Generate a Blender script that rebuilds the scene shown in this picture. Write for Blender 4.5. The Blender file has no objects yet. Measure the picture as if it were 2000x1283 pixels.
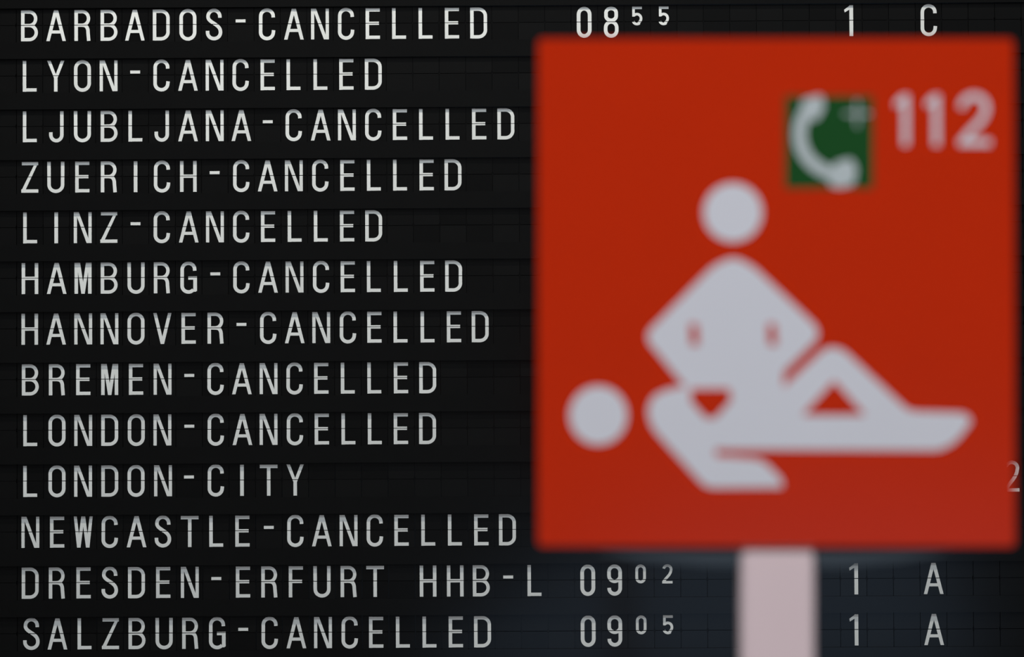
import bpy, bmesh, math, random
from mathutils import Vector, Matrix

random.seed(11)
S = bpy.context.scene
C = S.collection
PI = math.pi

# ---------------------------------------------------------------- camera, light, exposure
CAMH = 1.62                       # eye height above the hall floor
BZ = CAMH + 0.2538                # height of the middle row of the board
cam = bpy.data.cameras.new('camera')
cam.lens = 143.0
cam.sensor_width = 36.0
cam.clip_start = 0.05
cam.clip_end = 100.0
co = bpy.data.objects.new('camera', cam)
C.objects.link(co)
pitch, yaw, roll = 0.0311688, 0.0079143, 0.0054831
co.matrix_world = (Matrix.Translation((0.0321, -8.0114, CAMH)) @ Matrix.Rotation(yaw, 4, 'Z') @ Matrix.Rotation(pitch, 4, 'X')
                   @ Matrix.Rotation(roll, 4, 'Y') @ Matrix.Rotation(PI / 2, 4, 'X'))
cam.dof.use_dof = True
cam.dof.focus_distance = 8.012
cam.dof.aperture_fstop = 4.1      # long lens nearly wide open: the sign at half the distance melts
S.camera = co

world = bpy.data.worlds.new('hall_air')
world.use_nodes = True
world.node_tree.nodes['Background'].inputs[0].default_value = (0.5, 0.55, 0.6, 1)
world.node_tree.nodes['Background'].inputs[1].default_value = 0.01
S.world = world


def area(name, loc, target, sx, sy, power, col):
    l = bpy.data.lights.new(name, 'AREA')
    l.shape = 'RECTANGLE'
    l.size, l.size_y, l.energy, l.color = sx, sy, power, col
    o = bpy.data.objects.new(name, l)
    C.objects.link(o)
    o.location = loc
    o.rotation_euler = (Vector(target) - Vector(loc)).to_track_quat('-Z', 'Y').to_euler()
    return o


area('board_light', (-0.45, -1.05, BZ + 1.72), (-0.45, 0, BZ + 0.25), 3.2, 0.06, 30, (1.0, 0.97, 0.87))
area('ceiling_fill', (-0.7, -3.1, 4.38), (-0.7, -2.3, BZ), 4.0, 0.5, 60, (0.86, 0.97, 1.0))
area('ceiling_fill', (0.2, -7.2, 4.38), (0.2, -6.2, BZ), 4.0, 0.8, 180, (0.93, 0.955, 1.0))
area('ceiling_fill', (0.5, -11.5, 4.38), (0.2, -20, 0.2), 6.0, 0.8, 185, (0.96, 0.98, 1.0))   # added; washes the far wall so its reflection lifts the board's black

vs = S.view_settings
S.display_settings.display_device = 'sRGB'
vs.view_transform = 'Standard'
vs.look = 'None'
vs.exposure = 0.0
vs.gamma = 1.0
vs.use_curve_mapping = False


# ---------------------------------------------------------------- helpers
def mat(name, col, rough=0.5, spec=0.5, noise=0.0, nscale=40.0, vary=0.0, bump=0.0, coat=0.0, emit=None):
    m = bpy.data.materials.new(name)
    m.use_nodes = True
    nt = m.node_tree
    b = nt.nodes['Principled BSDF']
    b.inputs['Roughness'].default_value = rough
    b.inputs['Specular IOR Level'].default_value = spec
    b.inputs['Coat Weight'].default_value = coat
    b.inputs['Coat Roughness'].default_value = 0.12
    b.inputs['Base Color'].default_value = (*col, 1)
    last = None
    tc = nt.nodes.new('ShaderNodeTexCoord')
    n = nt.nodes.new('ShaderNodeTexNoise')
    n.inputs['Scale'].default_value = nscale
    n.inputs['Detail'].default_value = 4
    nt.links.new(tc.outputs['Object'], n.inputs['Vector'])
    mr = nt.nodes.new('ShaderNodeMapRange')
    mr.inputs['To Min'].default_value = 1 - noise
    mr.inputs['To Max'].default_value = 1 + noise
    nt.links.new(n.outputs['Fac'], mr.inputs['Value'])
    last = mr.outputs['Result']
    if vary:
        oi = nt.nodes.new('ShaderNodeObjectInfo')
        vr = nt.nodes.new('ShaderNodeMapRange')
        vr.inputs['To Min'].default_value = 1 - vary
        vr.inputs['To Max'].default_value = 1 + vary
        nt.links.new(oi.outputs['Random'], vr.inputs['Value'])
        mu = nt.nodes.new('ShaderNodeMath')
        mu.operation = 'MULTIPLY'
        nt.links.new(last, mu.inputs[0])
        nt.links.new(vr.outputs['Result'], mu.inputs[1])
        last = mu.outputs[0]
    vm = nt.nodes.new('ShaderNodeVectorMath')
    vm.operation = 'SCALE'
    vm.inputs[0].default_value = col
    nt.links.new(last, vm.inputs['Scale'])
    nt.links.new(vm.outputs[0], b.inputs['Base Color'])
    if bump:
        bp = nt.nodes.new('ShaderNodeBump')
        bp.inputs['Strength'].default_value = bump
        bp.inputs['Distance'].default_value = 0.002
        nt.links.new(n.outputs['Fac'], bp.inputs['Height'])
        nt.links.new(bp.outputs[0], b.inputs['Normal'])
    if emit:
        b.inputs['Emission Color'].default_value = (*emit, 1)
        b.inputs['Emission Strength'].default_value = 1.0
    return m


M = {
    'panel': mat('black_panel_paint', (0.0040, 0.0040, 0.0040), 0.10, 0.5, 0.15, 30),
    'tray': mat('black_tray_plastic', (0.0046, 0.0046, 0.0046), 0.12, 0.5, 0.1, 30),
    'flap': mat('black_flap_plastic', (0.0042, 0.0042, 0.0042), 0.10, 0.5, 0.15, 40, vary=0.28),
    'letter': mat('white_flap_print', (0.76, 0.765, 0.755), 0.45, 0.3, 0.03, 90, vary=0.05),
    'frame': mat('dark_frame_metal', (0.03, 0.03, 0.032), 0.4, 0.5, 0.1, 20),
    'red': mat('red_sign_film', (0.67, 0.028, 0.0016), 0.13, 0.36, 0.03, 12),
    'white': mat('white_sign_film', (0.80, 0.79, 0.84), 0.45, 0.4, 0.02, 12),
    'dialwhite': mat('greyed_white_film', (0.58, 0.64, 0.64), 0.45, 0.4, 0.02, 12),
    'green': mat('green_sign_film', (0.012, 0.085, 0.018), 0.13, 0.45, 0.03, 12),
    'post': mat('pale_post_paint', (0.91, 0.71, 0.72), 0.45, 0.4, 0.03, 15),
    'bracket': mat('slate_bracket_metal', (0.046, 0.062, 0.078), 0.5, 0.4, 0.05, 20),
    'floor': mat('grey_stone_floor', (0.20, 0.20, 0.20), 0.5, 0.3, 0.2, 3, bump=0.05),
    'wall': mat('grey_wall_paint', (0.10, 0.105, 0.11), 0.8, 0.2, 0.08, 6, bump=0.1),
    'farwall': mat('dark_wall_paint', (0.45, 0.45, 0.46), 0.8, 0.2, 0.08, 6, bump=0.1),
    'ceiling': mat('grey_ceiling_paint', (0.16, 0.16, 0.16), 0.9, 0.1, 0.05, 4),
    'haze_glow': mat('haze_panel_glow', (0.02, 0.02, 0.02), 0.1, 0.5, 0.02, 1, emit=(0.29, 0.40, 0.56)),  # emission of the added panel that makes the bluish haze
}


def mesh_from(name, bm, m):
    me = bpy.data.meshes.new(name)
    bm.normal_update()
    bm.to_mesh(me)
    bm.free()
    me.materials.append(M[m])
    return me


def put(name, me, parent=None, loc=(0, 0, 0)):
    o = bpy.data.objects.new(name, me)
    C.objects.link(o)
    o.location = loc
    if parent:
        o.parent = parent
    return o


def bx(bm, x0, x1, y0, y1, z0, z1, bevel=0.0):
    g = bmesh.ops.create_cube(bm, size=1.0)
    bmesh.ops.transform(bm, verts=g['verts'], matrix=Matrix.Translation(((x0 + x1) / 2, (y0 + y1) / 2, (z0 + z1) / 2))
                        @ Matrix.Diagonal((x1 - x0, y1 - y0, z1 - z0, 1)))
    if bevel:
        es = list({e for v in g['verts'] for e in v.link_edges})
        bmesh.ops.bevel(bm, geom=es, offset=bevel, segments=3, affect='EDGES', profile=0.5)


def box(name, m, parent, *a, bevel=0.0):
    bm = bmesh.new()
    bx(bm, *a, bevel=bevel)
    return put(name, mesh_from(name, bm, m), parent)


def struct(o, label=None):
    o['kind'] = 'structure'
    if label:
        o['label'] = label
    return o


def prism(bm, pts, y0, y1, hole_pts=()):
    """polygon given as (x, z) points, standing in the XZ plane, front face at y0, back at y1"""
    if sum(pts[i][0] * pts[(i + 1) % len(pts)][1] - pts[(i + 1) % len(pts)][0] * pts[i][1] for i in range(len(pts))) < 0:
        pts = pts[::-1]
    f = [bm.verts.new((x, y0, z)) for x, z in pts]
    b = [bm.verts.new((x, y1, z)) for x, z in pts]
    bm.faces.new(f)
    n = len(pts)
    for i in range(n):
        j = (i + 1) % n
        bm.faces.new((f[j], f[i], b[i], b[j]))


def stroke(bm, path, w, y0, y1, closed=False):
    """a band of width w along a path of (x, z) points with mitred joints"""
    P = [Vector(p) for p in path]
    q = [P[0]]
    for p in P[1:]:
        if (p - q[-1]).length > 1e-6:
            q.append(p)
    if closed and (q[0] - q[-1]).length < 1e-6:
        q.pop()
    n = len(q)
    L, R = [], []
    for i in range(n):
        a = q[i - 1] if (i > 0 or closed) else None
        c = q[(i + 1) % n] if (i < n - 1 or closed) else None
        d0 = (q[i] - a).normalized() if a is not None else None
        d1 = (c - q[i]).normalized() if c is not None else None
        if d0 is None:
            d0 = d1
        if d1 is None:
            d1 = d0
        n0, n1 = Vector((-d0.y, d0.x)), Vector((-d1.y, d1.x))
        m = (n0 + n1)
        m = m / max(m.length, 1e-6)
        k = (w / 2) / max(m.dot(n0), 0.35)
        L.append(q[i] + m * k)
        R.append(q[i] - m * k)
    vl = [(bm.verts.new((p.x, y0, p.y)), bm.verts.new((p.x, y1, p.y))) for p in L]
    vr = [(bm.verts.new((p.x, y0, p.y)), bm.verts.new((p.x, y1, p.y))) for p in R]
    rng = range(n) if closed else range(n - 1)
    for i in rng:
        j = (i + 1) % n
        bm.faces.new((vr[i][0], vr[j][0], vl[j][0], vl[i][0]))
        bm.faces.new((vl[i][0], vl[j][0], vl[j][1], vl[i][1]))
        bm.faces.new((vr[j][0], vr[i][0], vr[i][1], vr[j][1]))
    if not closed:
        bm.faces.new((vl[0][0], vl[0][1], vr[0][1], vr[0][0]))
        bm.faces.new((vr[-1][0], vr[-1][1], vl[-1][1], vl[-1][0]))


def arc(cx, cz, rx, rz, a0, a1, n=14):
    return [(cx + rx * math.cos(math.radians(a0 + (a1 - a0) * i / n)), cz + rz * math.sin(math.radians(a0 + (a1 - a0) * i / n)))
            for i in range(n + 1)]


def bez(p0, p1, p2, p3, n=18):
    r = []
    for i in range(n + 1):
        t = i / n
        u = 1 - t
        r.append(tuple(u ** 3 * a + 3 * u * u * t * b + 3 * u * t * t * c + t ** 3 * d for a, b, c, d in zip(p0, p1, p2, p3)))
    return r


# ---------------------------------------------------------------- the hall
def slab(name, m, a):
    return struct(box(name, m, None, *a))


FY = -20.0
slab('floor', 'floor', (-7, 7, FY, 0.2, -0.2, 0.0))
slab('ceiling', 'ceiling', (-7, 7, FY, 0.2, 4.5, 4.7))
slab('wall_back', 'wall', (-7, 7, 0.2, 0.4, 0.0, 4.5))
slab('wall_left', 'wall', (-7.2, -7, FY, 0.2, 0.0, 4.5))
slab('wall_right', 'wall', (7, 7.2, FY, 0.2, 0.0, 4.5))
slab('wall_front', 'farwall', (-7, 7, FY - 0.2, FY, 0.0, 4.5))
# added far-wall glow panel, shaped for the bluish haze mirrored in board and sign
bm = bmesh.new()
prism(bm, [(-1.02, 0.02), (0.80, 1.42), (2.75, 1.42), (3.05, 0.02)], FY + 0.03, FY + 0.005)
for f in bm.faces:
    f.normal_flip()
w = struct(put('haze_panel_1', mesh_from('haze_panel_1', bm, 'haze_glow')))
bm = bmesh.new()
stroke(bm, [(-1.02, 0.03), (0.80, 1.42), (2.75, 1.42), (3.05, 0.03)], 0.06, FY + 0.05, FY + 0.002)
put('haze_panel_frame', mesh_from('haze_panel_frame', bm, 'frame'), w)  # edging of the added glow panel

# ---------------------------------------------------------------- departure board
CP, RP = 0.0522 * 1.00056, 0.1    # column and row pitch
MM = 0.001004                     # one lettering unit
NC, NR = 39, 13
GAP_Z = 31.2                      # height of the flap split in lettering units


def cx(c):
    return (c - 18.8) * CP


def rz(r):
    return -(r - 6) * RP


board = bpy.data.objects.new('departure_board', None)
C.objects.link(board)
board.location = (0, 0, BZ)
board['label'] = 'black split-flap departure board with white city names, mostly reading cancelled'
board['category'] = 'departure board'

X0, X1 = cx(-1.35), cx(39.6)
Z0, Z1 = rz(12.95), rz(-0.95)
box('housing', 'panel', board, X0 - 0.03, X1 + 0.03, 0.012, 0.2, Z0 - 0.03, Z1 + 0.03)
WIN = 0.0337                      # half height of the flap windows
for r in range(NR + 1):
    top = Z1 if r == 0 else rz(r - 1) - WIN
    bot = Z0 if r == NR else rz(r) + WIN
    box('row_rail', 'panel', board, X0, X1, -0.0088, -0.0012, bot, top)
for nm, a in (('frame_edge', (X0 - 0.03, X0, -0.02, 0.012, Z0 - 0.03, Z1 + 0.03)), ('frame_edge', (X1, X1 + 0.03, -0.02, 0.012, Z0 - 0.03, Z1 + 0.03)),
              ('frame_edge', (X0, X1, -0.02, 0.012, Z1, Z1 + 0.03)), ('frame_edge', (X0, X1, -0.02, 0.012, Z0 - 0.03, Z0))):
    box(nm, 'frame', board, *a, bevel=0.003)


# lettering: a narrow grotesque, drawn in units of about a millimetre, 61 high, centred on x = 0
def glyph(ch, small=False):
    W = 5.5 if small else 6.9
    bm = bmesh.new()
    k = [0]

    def dep():                     # overlapping strokes step forward a hair
        k[0] += 1
        return -1 - 0.06 * k[0]
    st = lambda p, w=W, closed=False: stroke(bm, p, w, dep(), 0, closed)
    pg = lambda p: prism(bm, p, dep(), 0)
    h = W / 2
    T, B = 61 - h + 0.3, h - 0.3
    if ch == '-':
        pg([(-9.7, 34.6), (9.7, 34.6), (9.7, 40.5), (-9.7, 40.5)])
    elif ch == 'A':
        pg([(-19.3, 0), (-12.6, 0), (3.2, 61), (-4.1, 61)])
        pg([(19.3, 0), (12.6, 0), (-3.2, 61), (4.1, 61)])
        pg([(-12, 15), (12, 15), (12, 21), (-12, 21)])
    elif ch == 'B':
        st([(-13.2, 0), (-13.2, 61)])
        st([(-13.2, T)] + arc(-0.5, (T + 31) / 2, 12.6, (T - 31) / 2, 90, -90) + [(-13.2, 31)], 6.55)
        st([(-13.2, 31)] + arc(-0.5, (31 + B) / 2, 13.9, (31 - B) / 2, 90, -90) + [(-13.2, B)], 6.55)
    elif ch in 'CG':
        p = [(12.2, 44), (12.0, 47)] + arc(-0.2, 46.5, 12.3, 12.2, 5, 180) + arc(-0.2, 14.5, 12.5, 12.2, 180, 355 if ch == 'C' else 320)
        if ch == 'C':
            p += [(12.8, 18.8)]
        st(p)
        if ch == 'G':
            st([(-0.5, 29.5), (13.0, 29.5)], 6.3)
            pg([(9.3, 32.8), (16.6, 32.8), (16.6, 4.4), (13.0, 2.4), (9.3, 3.0)])
    elif ch == 'D':
        st([(-13.3, 0), (-13.3, 61)])
        st([(-13.3, T)] + arc(-0.8, 44.5, 14.0, T - 44.5, 90, 0) + arc(-0.8, 16.5, 14.0, 16.5 - B, 0, -90) + [(-13.3, B)], 6.7)
    elif ch in 'EF':
        st([(-10.5, 0), (-10.5, 61)])
        st([(-10.5, 57.5), (14, 57.5)], 6.55)
        st([(-10.5, 31.2), (12.2, 31.2)], 6.55)
        if ch == 'E':
            st([(-10.5, 3.5), (14.2, 3.5)], 6.55)
    elif ch == 'H':
        st([(-12.9, 0), (-12.9, 61)])
        st([(12.9, 0), (12.9, 61)])
        st([(-12.9, 30.9), (12.9, 30.9)], 6.55)
    elif ch == 'I':
        st([(0, 0), (0, 61)], 7.2)
    elif ch == 'J':
        st([(10.8, 61)] + arc(0.0, 14.0, 10.8, 11.2, 0, -175) + [(-10.9, 19.4)])
    elif ch == 'L':
        st([(-10.1, 0), (-10.1, 61)])
        st([(-10.1, 3.5), (13.8, 3.5)], 6.55)
    elif ch == 'M':
        st([(-13.3, 0), (-13.3, 61)])
        st([(13.3, 0), (13.3, 61)])
        pg([(-12.6, 61), (-5.7, 61), (3.4, 0), (-3.4, 0)])
        pg([(12.6, 61), (5.7, 61), (-3.4, 0), (3.4, 0)])
    elif ch == 'N':
        st([(-14.4, 0), (-14.4, 61)], 6.3)
        st([(14.4, 0), (14.4, 61)], 6.3)
        pg([(-14.6, 61), (-7.7, 61), (14.6, 0), (7.7, 0)])
    elif ch == 'O':
        st(arc(0, 45.0, 13.3, 13.4, 0, 180) + arc(0, 16.0, 13.3, 13.4, 180, 360), W, True)
    elif ch == 'R':
        st([(-12.3, 0), (-12.3, 61)])
        st([(-12.3, T)] + arc(-0.4, (T + 31) / 2, 12.4, (T - 31) / 2, 90, -90) + [(-12.3, 31)], 6.55)
        st([(0, 31)] + bez((0, 31), (8, 31), (11.0, 26), (11.0, 17)) + [(12.4, 0)])
    elif ch == 'S':
        st([(11.3, 44), (11.2, 46.5)] + arc(-0.4, 46.6, 11.6, 12.2, 5, 175) + bez((-12.0, 46.0), (-12.0, 34), (12.6, 32), (12.4, 16))
           + arc(-0.3, 15.0, 12.7, 12.2, 0, -172) + [(-13.0, 18.4)])
    elif ch == 'T':
        st([(-17.4, 57.5), (17.4, 57.5)], 6.55)
        st([(0, 0), (0, 58)])
    elif ch == 'U':
        st([(-13.5, 61)] + arc(0, 15.5, 13.3, 12.8, 180, 360) + [(13.5, 61)])
    elif ch == 'V':
        pg([(-17.9, 61), (-11.2, 61), (3.4, 0), (-3.4, 0)])
        pg([(17.9, 61), (11.2, 61), (-3.4, 0), (3.4, 0)])
    elif ch == 'W':
        pg([(-18.6, 61), (-12.6, 61), (-5.3, 0), (-12.2, 0)])
        pg([(-3.9, 61), (2.6, 61), (-5.3, 0), (-11.7, 0)])
        pg([(18.6, 61), (12.6, 61), (5.3, 0), (12.2, 0)])
        pg([(3.9, 61), (-2.6, 61), (5.3, 0), (11.7, 0)])
    elif ch == 'Y':
        st([(0, 0), (0, 29)])
        pg([(-17, 61), (-10.1, 61), (3.2, 26), (-3.2, 26)])
        pg([(17, 61), (10.1, 61), (-3.2, 26), (3.2, 26)])
    elif ch == 'Z':
        st([(-15.5, 57.5), (16.5, 57.5)], 6.55)
        st([(-16.8, 3.5), (16.8, 3.5)], 6.55)
        pg([(9.0, 56), (16.2, 58), (-9.0, 4.5), (-16.5, 4.5)])
    elif ch == '1':
        st([(4.9, 0), (4.9, 61)], 7.35)
        pg([(8.0, 61), (3.2, 61), (-8.9, 52.2), (-8.0, 46.6), (3.0, 53.4)])
    elif ch == '0':
        if small:
            st(arc(0, 50.2, 7.6, 7.8, 0, 180) + arc(0, 34.4, 7.6, 7.8, 180, 360), W, True)
        else:
            st(arc(0, 45.5, 10.9, 12.0, 0, 180) + arc(0, 15.5, 10.9, 12.0, 180, 360), 7.35, True)
    elif ch == '8':
        st(arc(0, 49.0, 10.0, 8.6, 0, 180) + arc(0, 42.6, 10.0, 8.6, 180, 360), 7.1, True)
        st(arc(0, 19.6, 10.9, 11.4, 0, 180) + arc(0, 14.6, 10.9, 11.4, 180, 360), 7.1, True)
    elif ch == '9':
        st(arc(0, 46.5, 10.9, 11.0, 0, 180) + arc(0, 39.0, 10.9, 10.8, 180, 360), 7.1, True)
        st([(10.9, 46)] + arc(0, 15.0, 10.9, 11.4, 0, -165) + [(-10.7, 15.4)], 7.2)
    elif ch == '5':
        st([(-6.6, 58.3), (9.6, 58.3)], 5.1)
        st([(-6.9, 61), (-6.9, 41.2)], 5.2)
        st([(-8.0, 43.2)] + arc(-0.3, 37.4, 8.0, 8.6, 128, 90) + arc(-0.3, 37.4, 8.0, 8.6, 90, -60) + arc(-0.3, 33.6, 7.6, 7.2, -60, -165), 5.2)
    elif ch == '2':
        kk = 0.62 if small else 1.0
        z0 = 61 * (1 - kk)
        w = 5.2 if small else 6.9
        q = w / 2
        r_ = 14.6 * kk - q + (0.9 if small else 0)
        top = arc(0, 61 - q - r_, r_, r_, 170, -20)
        st(top + bez(top[-1], (r_ * 0.8, z0 + 26 * kk), (-r_ * 0.7, z0 + 16 * kk), (-r_ - 0.6, z0 + q)), w)
        st([(-r_ - q - 0.4, z0 + q), (r_ + q, z0 + q)], w * 0.93)
    # cut along the flap split and bring to size
    halves = []
    for s in (1, -1):
        b2 = bm.copy()
        g = random.uniform(0.55, 0.8)
        bmesh.ops.bisect_plane(b2, geom=b2.verts[:] + b2.edges[:] + b2.faces[:], plane_co=(0, 0, GAP_Z + s * g), plane_no=(0, 0, -s), clear_outer=True)
        off = 0.0 if s > 0 else -0.0006
        for v in b2.verts:
            v.co = Vector((v.co.x * MM, off + v.co.y * 0.00035, (v.co.z - 30.5) * MM))
        halves.append(b2)
    out = bmesh.new()
    for b2 in halves:
        me = bpy.data.meshes.new('tmp')
        b2.to_mesh(me)
        out.from_mesh(me)
        bpy.data.meshes.remove(me)
        b2.free()
    bm.free()
    return mesh_from('letter', out, 'letter')


# one flap unit: tray with side cheeks, upper flap and lower flap
UW, UH = CP / 2 - 0.0004, WIN + 0.004
SPZ = (GAP_Z - 30.5) * MM
FW = 0.0256


def unit_mesh():
    bm = bmesh.new()
    bx(bm, -UW, UW, 0.0095, 0.0119, -UH, UH)
    bx(bm, -UW, -UW + 0.0009, 0.0012, 0.0095, -UH, UH)
    bx(bm, UW - 0.0009, UW, 0.0012, 0.0095, -UH, UH)
    return mesh_from('flap_unit', bm, 'tray')


def flap_pts(z0, z1, notch_top):
    t = 0.0012
    n = 0.003
    if notch_top:      # a flap hangs on two small pins: narrow shoulders at its hinge
        return [(-FW, z0), (FW, z0), (FW, z1 - n), (FW - t, z1 - n), (FW - t, z1), (-FW + t, z1), (-FW + t, z1 - n), (-FW, z1 - n)]
    return [(-FW, z0 + n), (-FW + t, z0 + n), (-FW + t, z0), (FW - t, z0), (FW - t, z0 + n), (FW, z0 + n), (FW, z1), (-FW, z1)]


def flap_mesh(upper):
    bm = bmesh.new()
    if upper:
        prism(bm, flap_pts(SPZ + 0.0005, UH - 0.0006, False), 0.0, 0.0009)
    else:
        prism(bm, flap_pts(-UH + 0.0006, SPZ - 0.0005, True), -0.0006, 0.0003)
    return mesh_from('upper_flap' if upper else 'lower_flap', bm, 'flap')


U_ME, F_UP, F_LO = unit_mesh(), flap_mesh(True), flap_mesh(False)

ROWS = ['BARBADOS-CANCELLED', 'LYON-CANCELLED', 'LJUBLJANA-CANCELLED', 'ZUERICH-CANCELLED', 'LINZ-CANCELLED', 'HAMBURG-CANCELLED',
        'HANNOVER-CANCELLED', 'BREMEN-CANCELLED', 'LONDON-CANCELLED', 'LONDON-CITY', 'NEWCASTLE-CANCELLED', 'DRESDEN-ERFURT HHB-L', 'SALZBURG-CANCELLED']
cells = {}
for r, t in enumerate(ROWS):
    for c in range(20):
        cells[(r, c)] = (t[c] if c < len(t) else ' ', False)
for r, t, g, k in ((0, '0855', '1', 'C'), (11, '0902', '1', 'A'), (12, '0905', '1', 'A')):
    for i, ch in enumerate(t):
        cells[(r, 21 + i)] = (ch, i > 1)
    cells[(r, 31)] = (g, False)
    cells[(r, 34)] = (k, False)
cells[(9, 37)] = ('2', False)
for c in (25, 26, 27, 28, 29, 30, 32, 33, 35):
    cells[(0, c)] = (' ', False)
for r in (11, 12):
    for c in (20, 25, 26, 30, 32, 33):
        cells[(r, c)] = (' ', False)

GL = {}
for (r, c), (ch, small) in sorted(cells.items()):
    u = put('flap_unit', U_ME, board, (cx(c), 0, rz(r)))
    put('upper_flap', F_UP, u, (0, random.uniform(0, 0.0004), 0))
    put('lower_flap', F_LO, u, (0, random.uniform(-0.0002, 0.0002), 0))
    if ch == ' ':
        continue
    if (ch, small) not in GL:
        GL[(ch, small)] = glyph(ch, small)
    dx = random.uniform(-0.0007, 0.0007) + (0.0012 if r == 12 and c < 20 else 0)
    l = put('letter' if ch.isalpha() else ('hyphen' if ch == '-' else 'digit'), GL[(ch, small)], u, (dx, -0.0003, 0))
    l['label'] = ('white hyphen on black flaps' if ch == '-' else ('small ' if small else '') + 'white %s %s on black flaps' % ('letter' if ch.isalpha() else 'digit', ch))

# every other position of the grid carries blank flaps
bm = bmesh.new()
for r in range(NR):
    for c in range(-1, NC):
        if (r, c) in cells:
            continue
        n0 = len(bm.verts)
        prism(bm, flap_pts(SPZ + 0.0005, UH - 0.0006, False), 0.0, 0.0009)
        prism(bm, flap_pts(-UH + 0.0006, SPZ - 0.0005, True), -0.0006, 0.0003)
        bx(bm, -UW, -UW + 0.0009, 0.0012, 0.0095, -UH, UH)
        bm.verts.ensure_lookup_table()
        for v in bm.verts[n0:]:
            v.co += Vector((cx(c), 0, rz(r)))
o = put('blank_flaps', mesh_from('blank_flaps', bm, 'flap'), board)
o['kind'] = 'stuff'

# ---------------------------------------------------------------- first-aid sign on its post
K = 5.058e-4                      # metres per photograph pixel at the sign, four metres from the camera
SX, SY, SZ = 0.2607, -4.0, CAMH + 0.1597
LEAN = 0.0061                     # the stand leans a third of a degree
sign = bpy.data.objects.new('first_aid_sign', None)
C.objects.link(sign)
sign.location = (SX, SY, 0)
sign['label'] = 'square red first-aid sign with white rescue pictogram and 112 on a pale post'
sign['category'] = 'sign'
ROT = Matrix.Rotation(LEAN, 4, 'Y')


def sp(px, py):
    """a spot on the sign, measured on the photograph, as sign coordinates (x, z)"""
    return ((px - 1514.5) * K, (570.0 - py) * K)


def spart(name, bm, m, parent=None, label=None):
    bmesh.ops.transform(bm, verts=bm.verts[:], matrix=Matrix.Translation((0, 0, SZ)) @ ROT)
    o = put(name, mesh_from(name, bm, m), parent or sign)
    if label:
        o['label'] = label
    return o


def rounded(x0, y0, x1, y1, r, n=6):
    p = []
    for ax, ay, a in ((x1 - r, y0 + r, 270), (x1 - r, y1 - r, 0), (x0 + r, y1 - r, 90), (x0 + r, y0 + r, 180)):
        p += arc(ax, ay, r, r, a, a + 90, n)
    return p


def poly(name, pts, m, y0, y1, parent=None, label=None):
    bm = bmesh.new()
    prism(bm, [sp(*p) for p in pts], y0, y1)
    return spart(name, bm, m, parent, label)


def inset(pts, d):
    """pull every edge of a polygon inwards by d"""
    N = len(pts)
    sg = 1 if sum(pts[i][0] * pts[(i + 1) % N][1] - pts[(i + 1) % N][0] * pts[i][1] for i in range(N)) > 0 else -1
    out = []
    for i in range(N):
        p, a, b = Vector(pts[i]), Vector(pts[i - 1]), Vector(pts[(i + 1) % N])
        d0, d1 = (p - a).normalized(), (b - p).normalized()
        m = (Vector((-d0.y, d0.x)) + Vector((-d1.y, d1.x))) * sg
        m.normalize()
        out.append(tuple(p + m * d / max(0.5, m.dot(Vector((-d0.y, d0.x)) * sg))))
    return out


def roundpoly(pts, r, n=5):
    """round the corners of a polygon given in photograph pixels; r is a number or one per corner"""
    out = []
    N = len(pts)
    for i in range(N):
        p, a, b = Vector(pts[i]), Vector(pts[i - 1]), Vector(pts[(i + 1) % N])
        rr = r[i] if isinstance(r, (list, tuple)) else r
        if rr <= 0:
            out.append(tuple(p))
            continue
        da, db = (a - p), (b - p)
        k = min(rr, da.length * 0.49, db.length * 0.49)
        pa, pb = p + da.normalized() * k, p + db.normalized() * k
        for j in range(n + 1):
            t = j / n
            out.append(tuple((1 - t) ** 2 * pa + 2 * t * (1 - t) * p + t * t * pb))
    return out


TH = 0.006
plate = poly('sign_plate', rounded(1051, 75, 1979, 1065.5, 9), 'red', 0.0, TH, label='square orange-red sign plate')
F0, F1 = -0.0005, 0.0
F2 = -0.0010
poly('helper_head', [(1431 + 57 * math.cos(t * PI / 24), 415 + 57 * math.sin(t * PI / 24)) for t in range(48)], 'white', F0, F1, label='round white head of the kneeling helper')
poly('casualty_head', [(1168.5 + 56 * math.cos(t * PI / 24), 811 + 57 * math.sin(t * PI / 24)) for t in range(48)], 'white', F0, F1, label='round white head of the lying figure')
# kneeling helper: shoulders and arms closing over the casualty
helper = poly('helper_body', roundpoly(inset([(1432, 497), (1470, 513), (1598, 634), (1604, 660), (1534, 729), (1534, 835), (1400, 835), (1322, 744), (1260, 668), (1260, 646), (1392, 513)], 5),
                                       [14, 22, 18, 18, 0, 0, 0, 0, 16, 16, 22]), 'white', F0, F1, label='white diamond-shaped torso and arms of the helper')
lying = poly('casualty_body', roundpoly(inset([(1318, 750), (1390, 750), (1400, 790), (1500, 790), (1520, 757), (1612, 672), (1646, 676), (1776, 798), (1884, 801), (1904, 820), (1868, 866), (1836, 884),
                                               (1420, 882), (1402, 881), (1402, 886), (1425, 887), (1490, 892), (1530, 932), (1534, 956), (1376, 957), (1268, 838), (1258, 800), (1272, 768)], 5),
                                        [26, 0, 0, 0, 0, 16, 18, 16, 10, 14, 14, 14, 0, 0, 0, 6, 18, 14, 6, 16, 24, 24, 20]), 'white', F0 - 0.00008, F1, label='white lying figure with bent knee')
# red windows where the plate shows through the figures
for nm, pts in (('arm_gap', [(1346, 632), (1362, 632), (1365, 674), (1348, 674)]),
                ('arm_gap', [(1498, 632), (1514, 632), (1517, 674), (1500, 674)]),
                ('chest_gap', [(1349, 759), (1424, 759), (1428, 780), (1396, 816), (1378, 816), (1348, 782)]),
                ('knee_gap', [(1628, 743), (1688, 810), (1566, 810)])):
    poly(nm, roundpoly(pts, 4), 'red', F2, F0, helper if 'arm' in nm else lying)
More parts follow.
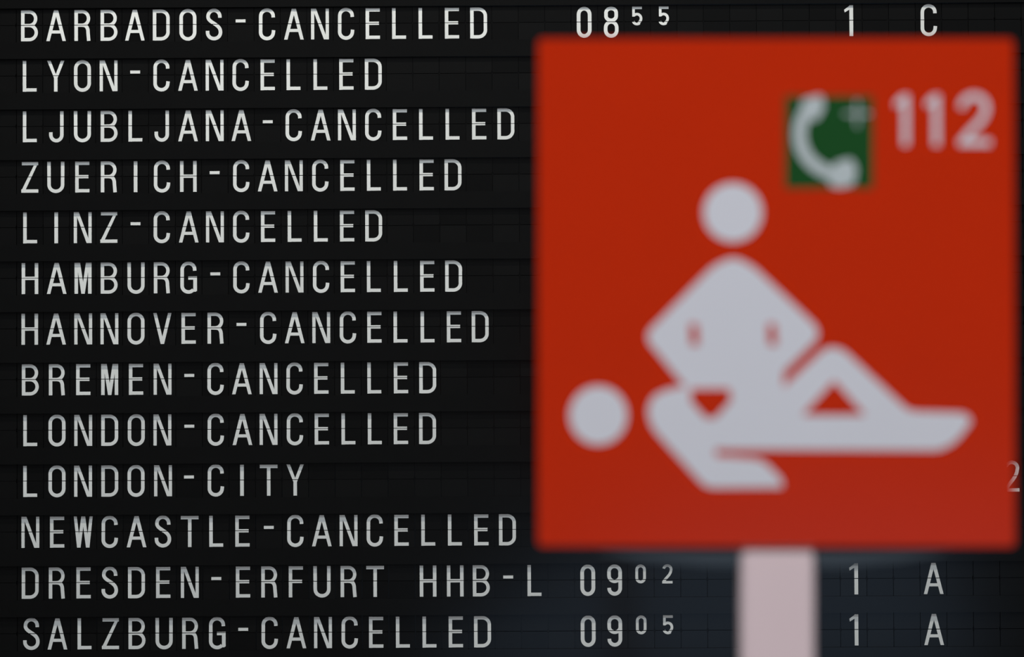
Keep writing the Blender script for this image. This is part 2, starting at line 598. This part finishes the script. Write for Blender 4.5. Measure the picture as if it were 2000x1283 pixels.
# emergency telephone
phone = poly('phone_panel', [(1533, 187), (1705, 187), (1705, 368), (1533, 368)], 'green', F0, F1, label='green emergency telephone panel')
bm = bmesh.new()
K_ = lambda pts: [sp(*p) for p in pts]
hp = bez((1594, 200), (1542, 232), (1544, 338), (1660, 346), 20)
stroke(bm, K_(hp), 25 * K, F2, F0)
prism(bm, K_(roundpoly([(1564, 196), (1604, 184), (1611, 208), (1596, 236), (1572, 232)], 9)), F2 - 0.0001, F0)
prism(bm, K_(roundpoly([(1628, 318), (1662, 308), (1674, 330), (1668, 360), (1640, 368), (1618, 362)], 9)), F2 - 0.0001, F0)
spart('phone_handset', bm, 'dialwhite', phone, 'white telephone handset')
bm = bmesh.new()
stroke(bm, K_([(1648, 222), (1700, 222)]), 4.8 * K, F2, F0)
stroke(bm, K_([(1674, 196), (1674, 248)]), 4.8 * K, F2, F0)
spart('cross', bm, 'dialwhite', phone, 'small white cross')


def one(x):
    return [(x, 185), (x + 12.5, 185), (x + 12.5, 284), (x, 284), (x, 204), (x - 14, 209), (x - 14, 199)]


for x in (1762, 1822):
    poly('digit', one(x), 'white', F0, F1, label='white digit 1')
bm = bmesh.new()
top = arc(1902, 211, 24, 24, 180, 375, 14)
stroke(bm, K_(top + bez(top[-1], (1916, 246), (1886, 256), (1880, 280), 10)), 12 * K, F0, F1)
stroke(bm, K_([(1872, 278), (1934, 278)]), 13 * K, F0 - 0.0001, F1)
spart('digit', bm, 'white', label='white digit 2')

# bracket behind the lower edge, post and foot
for pts in ([(1150, 1030), (1444, 1030), (1444, 1105), (1380, 1104), (1250, 1092), (1165, 1078)],
            [(1593, 1030), (1860, 1030), (1850, 1078), (1760, 1094), (1640, 1106), (1593, 1106)]):
    poly('mounting_bracket', roundpoly(pts, 8), 'bracket', TH, TH + 0.012, label='dark slate mounting bracket')
bm = bmesh.new()
zt = (570.0 - 1020) * K
bx(bm, (1446 - 1514.5) * K, (1591 - 1514.5) * K, TH, TH + 0.045, -SZ + 0.012, zt, bevel=0.006)
spart('post', bm, 'post', label='pale pinkish-white square post')
bm = bmesh.new()
bx(bm, -0.18, 0.18, -0.15, 0.20, -SZ, -SZ + 0.014, bevel=0.004)
bmesh.ops.transform(bm, verts=bm.verts[:], matrix=ROT.inverted())
o = spart('base_plate', bm, 'bracket')
o.location.z += -min(v.co.z for v in o.data.vertices)
